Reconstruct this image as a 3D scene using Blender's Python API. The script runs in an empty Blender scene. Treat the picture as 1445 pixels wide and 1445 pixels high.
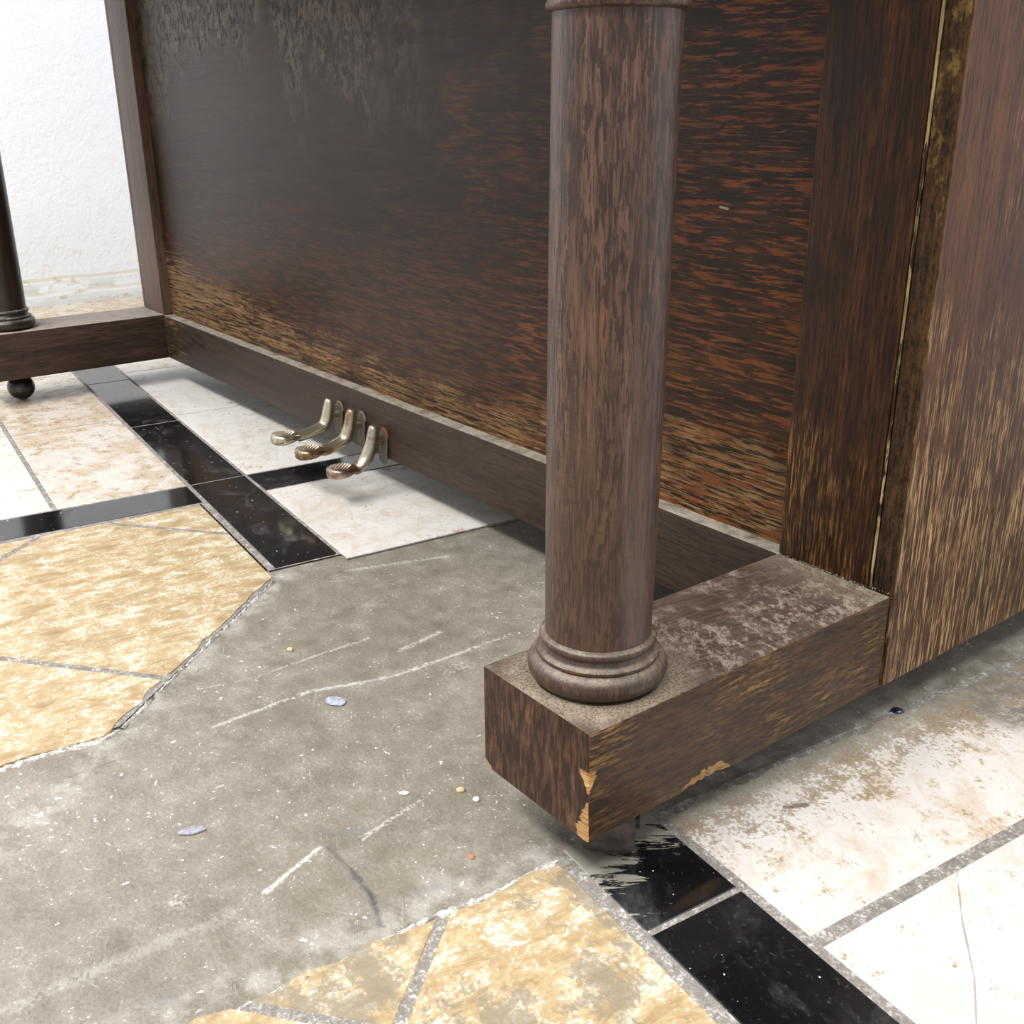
import bpy, bmesh, math, random
from mathutils import Vector, Matrix, noise as mnoise
random.seed(7)
scene = bpy.context.scene
COL = scene.collection

# ------------------------------------------------------------------ camera, world, lights, exposure
BASE = 0.045                                    # height of the toe blocks above the floor
cam_data = bpy.data.cameras.new('camera')
cam_data.sensor_width = 36.0
cam_data.lens = 36.0 * 1496.0 / 1445.0
cam_data.clip_start = 0.02
cam = bpy.data.objects.new('camera', cam_data)
cam.location = (0.38214, -0.34861, 0.41016 + BASE)
cam.rotation_euler = (1.20271, 0.00708, 0.91210)
COL.objects.link(cam)
scene.camera = cam

world = bpy.data.worlds.new('world')
scene.world = world
world.use_nodes = True
bg = world.node_tree.nodes['Background']
bg.inputs[0].default_value = (0.97, 0.98, 1.0, 1)
bg.inputs[1].default_value = 0.55

def area(name, loc, target, size, size_y, power, color=(1, 1, 1)):
    l = bpy.data.lights.new(name, 'AREA')
    l.shape = 'RECTANGLE'; l.size = size; l.size_y = size_y
    l.energy = power; l.color = color
    o = bpy.data.objects.new(name, l)
    o.location = loc
    o.rotation_euler = (Vector(target) - Vector(loc)).to_track_quat('-Z', 'Y').to_euler()
    COL.objects.link(o)
    return o
# long fluorescent ceiling fittings of the room
area('ceiling_lamp_near', (-0.4, -1.5, 2.75), (-0.4, -1.5, 0), 2.4, 0.5, 112, (1.0, 1.0, 1.0))
area('ceiling_lamp_side', (1.3, -0.1, 2.75), (1.3, -0.1, 0), 0.5, 2.0, 44, (1.0, 1.0, 1.0))
area('ceiling_lamp_wall', (-1.95, -0.9, 2.75), (-2.05, -0.9, 0), 0.5, 2.0, 36, (0.94, 0.97, 1.0))

vs = scene.view_settings
vs.view_transform = 'Standard'
vs.look = 'None'
vs.gamma = 1.0
vs.use_curve_mapping = False
vs.exposure = 0.43

# ------------------------------------------------------------------ node helper
class S:
    """a node socket with arithmetic"""
    def __init__(s, g, sock): s.g = g; s.k = sock
    def __add__(a, b): return a.g.m('ADD', a, b)
    def __radd__(a, b): return a.g.m('ADD', b, a)
    def __sub__(a, b): return a.g.m('SUBTRACT', a, b)
    def __rsub__(a, b): return a.g.m('SUBTRACT', b, a)
    def __mul__(a, b): return a.g.m('MULTIPLY', a, b)
    def __rmul__(a, b): return a.g.m('MULTIPLY', b, a)

class G:
    def __init__(g, name):
        g.mat = bpy.data.materials.new(name); g.mat.use_nodes = True
        g.t = g.mat.node_tree; g.n = g.t.nodes; g.n.clear()
        g.out = g.n.new('ShaderNodeOutputMaterial')
        g.b = g.n.new('ShaderNodeBsdfPrincipled')
        g.t.links.new(g.b.outputs[0], g.out.inputs[0])
        g.P = S(g, g.n.new('ShaderNodeTexCoord').outputs['Object'])
        g.sep = None
    def set(g, inp, v):
        if isinstance(v, S): g.t.links.new(v.k, inp)
        elif isinstance(v, (tuple, list)) and len(v) == 3 and inp.type == 'RGBA': inp.default_value = (*v, 1)
        else: inp.default_value = v
    def m(g, op, a, b=0.0, clamp=False):
        n = g.n.new('ShaderNodeMath'); n.operation = op; n.use_clamp = clamp
        g.set(n.inputs[0], a); g.set(n.inputs[1], b)
        return S(g, n.outputs[0])
    def xyz(g, v=None):
        if v is None:
            if g.sep is None: g.sep = g.xyz(g.P)
            return g.sep
        n = g.n.new('ShaderNodeSeparateXYZ'); g.set(n.inputs[0], v)
        return [S(g, o) for o in n.outputs]
    def comb(g, x, y, z):
        n = g.n.new('ShaderNodeCombineXYZ')
        for i, v in enumerate((x, y, z)): g.set(n.inputs[i], v)
        return S(g, n.outputs[0])
    def map(g, scale=(1, 1, 1), loc=(0, 0, 0), rot=(0, 0, 0), v=None):
        v = v or g.P
        if any(rot):                             # turn first, then stretch
            n = g.n.new('ShaderNodeMapping'); g.set(n.inputs[0], v); n.inputs['Rotation'].default_value = rot
            v = S(g, n.outputs[0])
        n = g.n.new('ShaderNodeMapping')
        g.set(n.inputs[0], v)
        n.inputs['Location'].default_value = loc; n.inputs['Scale'].default_value = scale
        return S(g, n.outputs[0])
    def noise(g, v, scale=1.0, detail=4.0, rough=0.55, dist=0.0):
        n = g.n.new('ShaderNodeTexNoise')
        g.set(n.inputs['Vector'], v); g.set(n.inputs['Scale'], scale)
        n.inputs['Detail'].default_value = detail; n.inputs['Roughness'].default_value = rough; n.inputs['Distortion'].default_value = dist
        return S(g, n.outputs[0])
    def voro(g, v, scale=1.0, feature='F1'):
        n = g.n.new('ShaderNodeTexVoronoi'); n.feature = feature
        g.set(n.inputs['Vector'], v); n.inputs['Scale'].default_value = scale
        return S(g, n.outputs['Distance'])
    def ss(g, x, lo, hi, a=0.0, b=1.0):
        n = g.n.new('ShaderNodeMapRange'); n.interpolation_type = 'SMOOTHSTEP'
        g.set(n.inputs[0], x)
        for i, v in enumerate((lo, hi, a, b)): g.set(n.inputs[i + 1], v)
        return S(g, n.outputs[0])
    def lin(g, x, lo, hi, a=0.0, b=1.0):
        n = g.n.new('ShaderNodeMapRange'); g.set(n.inputs[0], x)
        for i, v in enumerate((lo, hi, a, b)): g.set(n.inputs[i + 1], v)
        return S(g, n.outputs[0])
    def ramp(g, f, stops):
        n = g.n.new('ShaderNodeValToRGB'); g.set(n.inputs[0], f)
        e = n.color_ramp.elements
        while len(e) < len(stops): e.new(0.5)
        for el, (p, c) in zip(e, stops): el.position = p; el.color = (*srgb(c), 1)
        return S(g, n.outputs[0])
    def mix(g, f, a, b, blend='MIX'):
        n = g.n.new('ShaderNodeMix'); n.data_type = 'RGBA'; n.blend_type = blend
        g.set(n.inputs[0], f)
        for i, c in ((6, a), (7, b)):
            g.set(n.inputs[i], srgb(c) if isinstance(c, tuple) else c)
        return S(g, n.outputs[2])
    def bump(g, h, strength=0.3, dist=0.001):
        n = g.n.new('ShaderNodeBump'); n.inputs['Strength'].default_value = strength; n.inputs['Distance'].default_value = dist
        g.set(n.inputs['Height'], h)
        g.t.links.new(n.outputs[0], g.b.inputs['Normal'])
    def normal(g):
        return g.xyz(S(g, g.n.new('ShaderNodeNewGeometry').outputs['Normal']))
    def info(g):
        n = g.n.new('ShaderNodeObjectInfo')
        c = g.n.new('ShaderNodeSeparateColor'); g.t.links.new(n.outputs['Color'], c.inputs[0])
        return [S(g, o) for o in c.outputs]
    def edge(g, radius=0.003):
        """1 on worn arrises, 0 on the flat faces"""
        bv = g.n.new('ShaderNodeBevel'); bv.samples = 4; bv.inputs[0].default_value = radius
        d = g.n.new('ShaderNodeVectorMath'); d.operation = 'DOT_PRODUCT'
        ge = g.n.new('ShaderNodeNewGeometry')
        g.t.links.new(bv.outputs[0], d.inputs[0]); g.t.links.new(ge.outputs['Normal'], d.inputs[1])
        return g.ss(S(g, d.outputs['Value']), 0.995, 0.88)
    def seg(g, a, b):
        """distance in the floor plane to the segment a-b"""
        x, y, _ = g.xyz()
        dx, dy = b[0] - a[0], b[1] - a[1]; L2 = dx * dx + dy * dy
        px, py = x - a[0], y - a[1]
        t = g.m('MULTIPLY', px * dx + py * dy, 1 / L2, True)
        qx, qy = px - t * dx, py - t * dy
        return g.m('SQRT', qx * qx + qy * qy)
    def done(g, col, rough, spec=0.5, metal=0.0, coat=0.0):
        g.set(g.b.inputs['Base Color'], srgb(col) if isinstance(col, tuple) else col)
        g.set(g.b.inputs['Roughness'], rough)
        g.set(g.b.inputs['Specular IOR Level'], spec)
        g.set(g.b.inputs['Metallic'], metal)
        if coat: g.set(g.b.inputs['Coat Weight'], coat)
        return g.mat

def srgb(c):
    return tuple((v / 255 / 12.92) if v / 255 <= 0.04045 else ((v / 255 + 0.055) / 1.055) ** 2.4 for v in c)

def wood(name, axis, dark, mid, light, worn=(118, 94, 64), wear=None, wear_streak=(0.44, 0.60), dust=0.0, rough=0.42,
         streak=1.0, seed=0.0, edge=0.35, bump=0.25, extra=None, spec=0.5, tone=(0.40, 0.50, 0.62), tilt=0.0, dustcol=(150, 141, 127), pores=0.6):
    g = G(name)
    i = 'xyz'.index(axis)
    def st(along, across):
        s = [across] * 3; s[i] = along
        r = [0, 0, 0]; r[(i + 1) % 3] = tilt
        return g.map(tuple(s), (seed, seed * 1.7, seed * 0.6), tuple(r))
    x, y, z = g.xyz()
    f1 = g.noise(st(5, 64 * streak), 1, 5, 0.62, 0.4)
    f2 = g.noise(st(24, 430 * streak), 1, 3, 0.6, 0.25)
    f3 = g.noise(st(75, 1350), 1, 2, 0.5)
    blot = g.noise(g.map((7, 7, 7), (seed, 3, 1)), 1, 5, 0.62)
    t = f1 * 0.38 + f2 * 0.40 + f3 * 0.10 + blot * 0.12
    col = g.ramp(t, [(tone[0], dark), (tone[1], mid), (tone[2], light)])
    col = g.mix(g.ss(f3 + (f2 - 0.5) * 0.4, 0.46, 0.36) * pores, col, tuple(int(v * 0.5) for v in dark))
    r = rough + (f2 - 0.5) * 0.25
    wm = None
    if wear is not None:
        wf = wear(g, x, y, z)
        patch = g.noise(g.map((14, 14, 14), (seed * 2, 1, 5)), 1, 6, 0.7)
        big = g.ss(wf + (patch - 0.5) * 1.3, 0.34, 0.72)
        s = g.ss(f2 + (f3 - 0.5) * 0.55 + (wf - 0.5) * 0.12, wear_streak[0], wear_streak[1])
        wm = g.m('MULTIPLY', big, s, True)
        pale = g.mix(g.ss(f1, 0.42, 0.62), worn, tuple(min(255, int(v * 1.22)) for v in worn))
        col = g.mix(wm, col, pale)
        r = r + wm * 0.2
    if edge:
        em = g.edge() * g.ss(g.noise(g.map((90, 90, 90)), 1, 3), 0.35, 0.6) * edge
        col = g.mix(em, col, worn)
    if extra is not None:
        col, r = extra(g, col, r, dict(x=x, y=y, z=z, f1=f1, f2=f2, f3=f3, blot=blot))
    if dust:
        nz = g.normal()[2]
        dn = g.noise(g.map((60, 60, 60), (2, seed, 0)), 1, 6, 0.75)
        fine = g.noise(g.map((900, 900, 900)), 1, 2)
        dm = g.m('MULTIPLY', g.ss(nz, 0.3, 0.9), g.ss(dn + (fine - 0.5) * 0.35, 0.62 - 0.35 * dust, 0.80 - 0.2 * dust) * 0.8 * (0.5 + 0.5 * dust) + dust * dust * 0.45, True)
        col = g.mix(dm, col, dustcol)
        r = r + dm * 0.4
    g.bump(f3 * 0.6 + f2 * 0.7, bump, 0.0010)
    return g.done(col, g.m('ADD', r, 0.0, True), spec)

# ------------------------------------------------------------------ mesh helpers
def finish(bm, name, mat, parent=None, smooth=35, off=(0, 0, 0)):
    bmesh.ops.recalc_face_normals(bm, faces=bm.faces)
    me = bpy.data.meshes.new(name); bm.to_mesh(me); bm.free()
    for m_ in (mat if isinstance(mat, (list, tuple)) else [mat]): me.materials.append(m_)
    if smooth is not None:
        me.shade_smooth(); me.set_sharp_from_angle(angle=math.radians(smooth))
    o = bpy.data.objects.new(name, me); COL.objects.link(o)
    if parent is not None:
        o.parent = parent
        p = parent; tot = Vector((0, 0, 0))
        while p is not None: tot += p.location; p = p.parent
        o.location = Vector(off) - tot
    else: o.location = off
    return o

def box(bm, x0, x1, y0, y1, z0, z1, bevel=0.0, seg=2):
    vs_ = [bm.verts.new((x, y, z)) for x in (x0, x1) for y in (y0, y1) for z in (z0, z1)]
    fs = [(0, 1, 3, 2), (4, 6, 7, 5), (0, 4, 5, 1), (2, 3, 7, 6), (0, 2, 6, 4), (1, 5, 7, 3)]
    faces = [bm.faces.new([vs_[k] for k in f]) for f in fs]
    if bevel:
        es = list({e for f in faces for e in f.edges})
        bmesh.ops.bevel(bm, geom=es, offset=bevel, segments=seg, affect='EDGES', profile=0.6)
    return faces

def box_obj(name, ext, mat, parent=None, bevel=0.0015):
    bm = bmesh.new(); box(bm, *ext, bevel=bevel)
    return finish(bm, name, mat, parent)

def lathe(bm, prof, centre=(0, 0, 0), seg=64, mtx=None):
    rings = []
    for r, z in prof:
        ring = []
        for k in range(seg):
            a = 2 * math.pi * k / seg
            v = Vector((r * math.cos(a), r * math.sin(a), z))
            if mtx is not None: v = mtx @ v
            ring.append(bm.verts.new(v + Vector(centre)))
        rings.append(ring)
    for a, b in zip(rings, rings[1:]):
        for k in range(seg): bm.faces.new((a[k], a[(k + 1) % seg], b[(k + 1) % seg], b[k]))
    bm.faces.new(list(reversed(rings[0]))); bm.faces.new(rings[-1])

def arc(cr, cz, r, a0, a1, n=8, squash=1.0):
    return [(cr + r * math.cos(math.radians(a0 + (a1 - a0) * k / n)), cz + squash * r * math.sin(math.radians(a0 + (a1 - a0) * k / n))) for k in range(n + 1)]

def mark(o, label=None, category=None, group=None, kind=None):
    if label: o['label'] = label
    if category: o['category'] = category
    if group: o['group'] = group
    if kind: o['kind'] = kind
    return o

# ------------------------------------------------------------------ the setting
WALL_X = -2.40
def plaster():
    g = G('white_plaster')
    n1 = g.noise(g.map((26, 26, 26)), 1, 7, 0.72); n2 = g.noise(g.map((95, 95, 95)), 1, 4, 0.6); n3 = g.noise(g.map((3, 3, 3)), 1, 3)
    x, y, z = g.xyz()
    low = g.ss(z, 0.30, 0.05)
    col = g.mix(g.ss(n1, 0.55, 0.75) * 0.25, (230, 232, 236), (200, 201, 204))
    col = g.mix(g.ss(n1 + low * 0.12, 0.66, 0.74) * 0.5, col, (214, 204, 178))
    g.bump(n1 * 0.5 + n2 * 0.35, 0.6, 0.008)
    return g.done(col, 0.7, 0.3)
PLASTER = plaster()
def flaking():
    g = G('flaking_white_paint')
    n = g.noise(g.map((22, 22, 60)), 1, 6, 0.7); n2 = g.noise(g.map((160, 160, 160)), 1, 3)
    nz = g.normal()[2]
    col = g.mix(g.ss(n + (n2 - 0.5) * 0.2, 0.57, 0.63) * 0.7, (204, 204, 202), (172, 160, 126))
    col = g.mix(g.ss(nz, 0.45, 0.8) * 0.55, col, (150, 138, 104))
    g.bump(n + n2 * 0.3, 0.5, 0.004)
    return g.done(col, 0.65, 0.3)
FLAKE = flaking()
def plain(name, c, rough=0.7, spec=0.3):
    return G(name).done(c, rough, spec)

mark(box_obj('wall_left', (WALL_X - 0.15, WALL_X, -4.0, 0.95, -0.05, 2.8), PLASTER, bevel=0), kind='structure')
mark(box_obj('wall_back', (WALL_X, 3.0, 0.80, 0.95, -0.05, 2.8), PLASTER, bevel=0), kind='structure')
mark(box_obj('ceiling', (WALL_X - 0.15, 3.0, -4.0, 0.95, 2.8, 2.9), plain('ceiling_white', (235, 235, 232)), bevel=0), kind='structure')

# old plaster baseboard with two uneven ledges, thick with paint
def baseboard():
    bm = bmesh.new()
    n = 260; y0, y1 = -2.0, 0.80
    prof = [(0.030, -0.003), (0.028, 0.020), (0.024, 0.029), (0.013, 0.034), (0.012, 0.052), (0.009, 0.058), (0.0, 0.0635), (-0.01, 0.066)]
    rows = []
    for k in range(n + 1):
        y = y0 + (y1 - y0) * k / n
        row = []
        for j, (dx, z) in enumerate(prof):
            w_ = mnoise.noise(Vector((y * 14, j * 3.1, 0))) * 0.0022 + mnoise.noise(Vector((y * 55, j * 2.2, 4))) * 0.0012
            row.append(bm.verts.new((WALL_X + dx + w_, y, z + (w_ * 1.2 if j else 0))))
        rows.append(row)
    for a, b in zip(rows, rows[1:]):
        for j in range(len(prof) - 1): bm.faces.new((a[j], b[j], b[j + 1], a[j + 1]))
    o = finish(bm, 'baseboard_left', FLAKE, None, 60)
    mark(o, kind='structure')
baseboard()

# ------------------------------------------------------------------ the floor: a grid frame turned a little from the piano
CX, CY = 0.38214, -0.34861
FS = (0.41016 + BASE) / 0.45016
GA = math.radians(-5.8)
def fw(u, v):                                   # grid coordinates to the floor plane
    x = -0.875 + u * math.cos(GA) - v * math.sin(GA)
    y = 0.1005 + u * math.sin(GA) + v * math.cos(GA)
    return (CX + (x - CX) * FS, CY + (y - CY) * FS)
def fp(x, y):                                   # a surveyed point on the floor
    return (CX + (x - CX) * FS, CY + (y - CY) * FS)

def guv(g):
    """grid coordinates inside a material (tiles and floor all have their origin at the world origin)"""
    x, y, z = g.xyz()
    X = (x - CX) * (1 / FS) + (CX + 0.875); Y = (y - CY) * (1 / FS) + (CY - 0.1005)
    c, s = math.cos(GA), math.sin(GA)
    return X * c + Y * s, Y * c - X * s

def concrete():
    g = G('worn_grey_screed')
    u, v = guv(g)
    a = g.noise(g.map((5, 5, 5), (3, 1, 0)), 1, 6, 0.65); b = g.noise(g.map((40, 40, 40)), 1, 6, 0.7); c = g.noise(g.map((350, 350, 350)), 1, 3, 0.6)
    col = g.ramp(a * 0.35 + b * 0.40 + c * 0.25, [(0.36, (99, 92, 80)), (0.50, (123, 116, 104)), (0.64, (147, 140, 129))])
    # powdery pale bloom and scuffs dragged in several directions
    pw = g.ss(g.noise(g.map((16, 16, 16), (2, 9, 4)), 1, 7, 0.74) + (b - 0.5) * 0.3, 0.52, 0.72)
    col = g.mix(pw * 0.10, col, (170, 167, 160))
    masks = None
    for k, (r, sc, th) in enumerate(((0.5, (13, 150, 1), 0.63), (-0.7, (10, 170, 1), 0.65), (1.3, (16, 150, 1), 0.655), (0.15, (9, 210, 1), 0.66))):
        s = g.noise(g.map(sc, (k * 3.3, k, 0), (0, 0, r)), 1, 5, 0.66, 2.2)
        gate = g.ss(g.noise(g.map((15, 15, 15), (k * 5, 2, 0)), 1, 4, 0.6), 0.46, 0.60)
        mk = g.ss(s + (c - 0.5) * 0.22, th, th + 0.07) * gate
        masks = mk if masks is None else g.m('MAXIMUM', masks, mk)
    col = g.mix(g.m('MULTIPLY', masks, 0.5, True), col, (196, 193, 187))
    # flecks of plaster
    fl = g.noise(g.map((190, 190, 190), (1, 5, 2)), 1, 3, 0.55, 0.6)
    fl = g.m('MAXIMUM', g.ss(fl + (a - 0.5) * 0.25, 0.69, 0.72), g.ss(g.noise(g.map((420, 420, 420), (7, 5, 2)), 1, 2, 0.5) + (b - 0.5) * 0.5, 0.70, 0.74) * 0.7)
    fl2 = g.ss(g.noise(g.map((90, 90, 90), (6, 5, 2)), 1, 4, 0.6, 0.8) + (a - 0.5) * 0.35, 0.735, 0.76)
    col = g.mix(g.m('MAXIMUM', fl, fl2) * 0.85, col, (216, 214, 209))
    # dark old stains
    dk = g.ss(g.noise(g.map((26, 26, 26), (8, 8, 1)), 1, 4, 0.6), 0.68, 0.75)
    col = g.mix(dk * 0.35, col, (88, 84, 78))
    wob = (b - 0.5) * 0.016 + (a - 0.5) * 0.02
    rag = g.noise(g.map((130, 130, 130), (4, 4, 4)), 1, 5, 0.7)
    PALE, DARK, BROWN, BLUE = (200, 197, 191), (66, 64, 68), (96, 84, 72), (104, 104, 110)
    for pts_, w_, cc, amt, brk_ in (
        (((-0.3958, -0.0834), (-0.3849, -0.0373), (-0.3865, 0.0211), (-0.3862, 0.0754)), .0022, PALE, .55, .44),
        (((-0.3333, -0.0974), (-0.3352, -0.0126), (-0.3130, 0.0532), (-0.3110, 0.0955), (-0.3107, 0.1815)), .0034, PALE, .75, .44),
        (((-0.2872, 0.1003), (-0.2872, 0.1103)), .0150, PALE, .85, .50),
        (((-0.3483, 0.0860), (-0.3550, 0.1327)), .0040, PALE, .6, .46),
        (((-0.1339, -0.1471), (-0.1509, -0.1010)), .0026, PALE, .9, .42),
        (((-0.1418, -0.0742), (-0.1544, -0.0121)), .0026, PALE, .7, .46),
        (((-0.1369, -0.3017), (-0.1296, -0.1747)), .0085, (166, 162, 154), .45, .40),
        (((-0.5315, 0.1354), (-0.4973, 0.2382)), .0050, PALE, .6, .46),
        (((-0.1596, -0.1930), (-0.1590, -0.1920)), .0110, PALE, .85, .46),
        (((-0.3342, -0.2330), (-0.3355, -0.1927), (-0.3331, -0.1402)), .0017, BROWN, .75, .38),
        (((-0.1475, -0.0966), (-0.1196, -0.0950)), .0032, DARK, .6, .44),
        (((-0.1196, -0.0950), (-0.0885, -0.0977), (-0.0643, -0.1062)), .0034, DARK, .85, .30),
        (((-0.2411, -0.0876), (-0.2099, -0.0891)), .0052, BROWN, .6, .44),
        (((-0.2099, -0.0891), (-0.1611, -0.0903)), .0028, (110, 104, 98), .45, .42),
        (((-0.0920, -0.2343), (-0.0900, -0.2243)), .0070, BLUE, .6, .46),
        (((-0.0762, -0.0718), (-0.0700, -0.0600)), .0060, BLUE, .6, .46),
        (((-0.1566, -0.0847), (-0.1500, -0.0700)), .0070, BLUE, .6, .46),
        (((-0.3227, -0.2346), (-0.3200, -0.2246)), .0110, BROWN, .6, .48),
        (((-0.3640, -0.0110), (-0.3600, 0.0010)), .0090, (112, 98, 86), .6, .46)):
        d = None
        for p, q in zip(pts_, pts_[1:]):
            e = g.seg(p, q); d = e if d is None else g.m('MINIMUM', d, e)
        d = d + wob * (0.25 if w_ < .002 else 0.4) + (rag - 0.5) * (w_ * 3.4 if cc != DARK else w_ * 1.6)
        col = g.mix(g.ss(d, w_, -w_ * 0.2) * g.ss(b * 0.6 + rag * 0.4 + (c - 0.5) * 0.4, brk_ - .04, brk_ + .08) * amt, col, cc)
    # mortar haze along the broken tile edges
    hz = g.ss(g.m('ABSOLUTE', (u + v) * 0.7071 - 0.235), 0.02, 0.0) * g.ss(b, 0.40, 0.6)
    hz2 = g.ss(g.m('ABSOLUTE', u - 0.836), 0.035, 0.0) * g.ss(b, 0.40, 0.65)
    col = g.mix(g.m('MULTIPLY', g.m('MAXIMUM', hz, hz2), 0.26, True), col, (196, 193, 188))
    g.bump(b * 0.8 + c * 0.3 + masks * 0.25 + a * 1.2 + rag * 0.3, 0.5, 0.003)
    return g.done(col, 0.52 + (b - 0.5) * 0.5, 0.45)

def tile_mat(kind):
    g = G(kind + '_tile')
    u, v = guv(g)
    cr, cg, cb = g.info()                       # r: how dirty, g: variation seed, b: how much screed is smeared on it
    off = g.comb(cg * 31.0, cg * 17.0, cg * 7.0)
    vm = g.n.new('ShaderNodeVectorMath'); vm.operation = 'ADD'
    g.set(vm.inputs[0], g.P); g.set(vm.inputs[1], off); V = S(g, vm.outputs[0])
    a = g.noise(g.map((9, 9, 9), v=V), 1, 5, 0.62); b = g.noise(g.map((45, 45, 45), v=V), 1, 6, 0.72); c = g.noise(g.map((330, 330, 330), v=V), 1, 3, 0.6)
    if kind == 'white':
        col = g.ramp(a * 0.5 + b * 0.5, [(0.36, (182, 172, 158)), (0.46, (201, 195, 188)), (0.60, (214, 211, 208))])
        tan = g.ss(a + (b - 0.5) * 1.0 + (c - 0.5) * 0.3 + cr * 0.30, 0.60, 0.82)
        col = g.mix(tan * 0.75, col, (172, 148, 114))
        pk = g.ss(g.noise(g.map((20, 34, 20), rot=(0, 0, 0.5), v=V), 1, 7, 0.74, 0.8), 0.50, 0.66)
        col = g.mix(pk * 0.6, col, (184, 166, 146))
        vein = g.ss(g.m('ABSOLUTE', g.noise(g.map((14, 14, 14), v=V), 1, 5, 0.6, 1.0) - 0.5), 0.012, 0.0) * g.ss(b, 0.45, 0.6)
        col = g.mix(vein * 0.6, col, (150, 132, 112))
        speck = g.ss(b + (c - 0.5) * 0.6 + cr * 0.16, 0.70, 0.80)
        col = g.mix(speck * 0.75, col, (120, 104, 84))
        # ground-in dirt along the broken edge beside the piano
        brk = g.ss(u, 0.935, 0.845) * g.ss(u, 0.80, 0.83)
        dirt = g.ss(brk * 0.36 + (b - 0.5) * 1.3 + (c - 0.5) * 1.0 + (a - 0.5) * 0.5, 0.16, 0.36)
        col = g.mix(dirt * 0.75, col, g.mix(g.ss(c, .42, .56), (92, 80, 62), (138, 122, 96)))
        edge_ = g.ss(u + (b - 0.5) * 0.03, 0.864, 0.850) * g.ss(u, 0.80, 0.83)
        col = g.mix(edge_ * 0.7, col, (140, 134, 120))
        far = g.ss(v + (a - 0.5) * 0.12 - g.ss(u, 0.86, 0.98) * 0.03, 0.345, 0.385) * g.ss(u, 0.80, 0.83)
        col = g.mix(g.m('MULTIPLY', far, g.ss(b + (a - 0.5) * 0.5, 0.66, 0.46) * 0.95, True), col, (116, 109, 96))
        hair = g.m('MINIMUM', g.m('MINIMUM', g.seg((0.1225, 0.2037), (0.1485, 0.1663)), g.seg((0.1485, 0.1663), (0.1766, 0.1312))), g.seg((0.1766, 0.1312), (0.1943, 0.1027))) + (b - 0.5) * 0.003
        col = g.mix(g.ss(hair, 0.0008, 0.0003) * 0.6, col, (110, 100, 92))
        spot = g.seg((0.0144, 0.1716), (0.0190, 0.1851)) + (b - 0.5) * 0.02
        col = g.mix(g.ss(spot, 0.0035, 0.002) * 0.8, col, (84, 66, 58))
        rough = 0.38 + (b - 0.5) * 0.4 + dirt * 0.2
        hgt = b * 0.6 + c * 0.15 + a * 1.2; st = 0.25; spec = 0.45
    elif kind == 'sand':
        slate = g.noise(g.map((64, 24, 11), rot=(0, 0, 0.12), v=V), 1, 10, 0.80, 0.7)
        col = g.ramp(slate * 0.65 + b * 0.35, [(0.35, (134, 110, 76)), (0.45, (162, 139, 103)), (0.53, (178, 159, 124)), (0.62, (198, 187, 162))])
        wht = g.ss(b + (c - 0.5) * 1.0 + (slate - 0.5) * 0.9, 0.56, 0.66)
        col = g.mix(wht * 0.75, col, (208, 202, 188))
        red = g.ss(g.noise(g.map((52, 20, 12), rot=(0, 0, 0.12), v=V), 1, 7, 0.74, 1.0), 0.57, 0.70)
        col = g.mix(red * 0.5, col, (138, 108, 70))
        ln = g.ss(g.m('ABSOLUTE', slate - 0.46), 0.010, 0.0) * g.ss(a, 0.47, 0.57)
        col = g.mix(ln * 0.6, col, (112, 82, 50))
        gry = g.ss(g.noise(g.map((13, 17, 10), (4, 4, 4), v=V), 1, 8, 0.78) + cr * 0.24 - 0.09, 0.60, 0.66)
        col = g.mix(gry * 0.75, col, (122, 114, 98))
        rough = 0.5 + (b - 0.5) * 0.3
        hgt = slate * 1.5 + b * 0.6 + c * 0.2; st = 0.45; spec = 0.4
    else:
        col = g.mix(g.ss(a, 0.4, 0.7), (13, 13, 15), (27, 27, 29))
        haze = g.ss(g.noise(g.map((11, 20, 11), rot=(0, 0, 0.4), v=V), 1, 6, 0.7, 1.2) + (b - 0.5) * 0.5, 0.50, 0.76)
        col = g.mix(haze * (0.12 + cr * 0.34), col, (120, 120, 122))
        sp = g.ss(g.noise(g.map((230, 230, 230), v=V), 1, 2, 0.5), 0.735, 0.75)
        col = g.mix(sp * 0.8, col, (226, 224, 220))
        fine = g.ss(c, 0.60, 0.72)
        col = g.mix(fine * 0.12, col, (130, 128, 126))
        smear = g.noise(g.map((24, 120, 16), rot=(0, 0, -0.91), v=V), 1, 7, 0.74, 0.3)
        sm = g.ss(smear + cb * g.ss(u + g.ss(v, 0.0, 0.07) * 0.02, 0.91, 0.835) * 0.32 + cb * (a - 0.5) * 0.5 - 0.03, 0.60, 0.64) * g.ss(cb, 0.05, 0.2)
        col = g.mix(sm * 0.9, col, (140, 135, 122))
        rough = 0.10 + haze * 0.16 + sm * 0.5 + (c - 0.5) * 0.06
        hgt = b * 0.15 + sm * 0.6; st = 0.10; spec = 0.95
    g.bump(hgt, st, 0.002)
    return g.done(col, rough, spec)

def grout_mat():
    g = G('old_grout')
    b = g.noise(g.map((110, 110, 110)), 1, 6, 0.75); c = g.noise(g.map((600, 600, 600)), 1, 3)
    col = g.ramp(b * 0.6 + c * 0.4, [(0.36, (102, 96, 90)), (0.52, (130, 124, 118)), (0.63, (190, 187, 182))])
    g.bump(b + c * 0.4, 0.5, 0.002)
    return g.done(col, 0.8, 0.3)

GROUT = grout_mat()
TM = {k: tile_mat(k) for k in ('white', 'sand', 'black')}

bm = bmesh.new()
box(bm, WALL_X - 0.1, 3.0, -4.0, 0.95, -0.06, -0.0025)
floor = finish(bm, 'floor', concrete(), None, None)
mark(floor, kind='structure')

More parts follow.
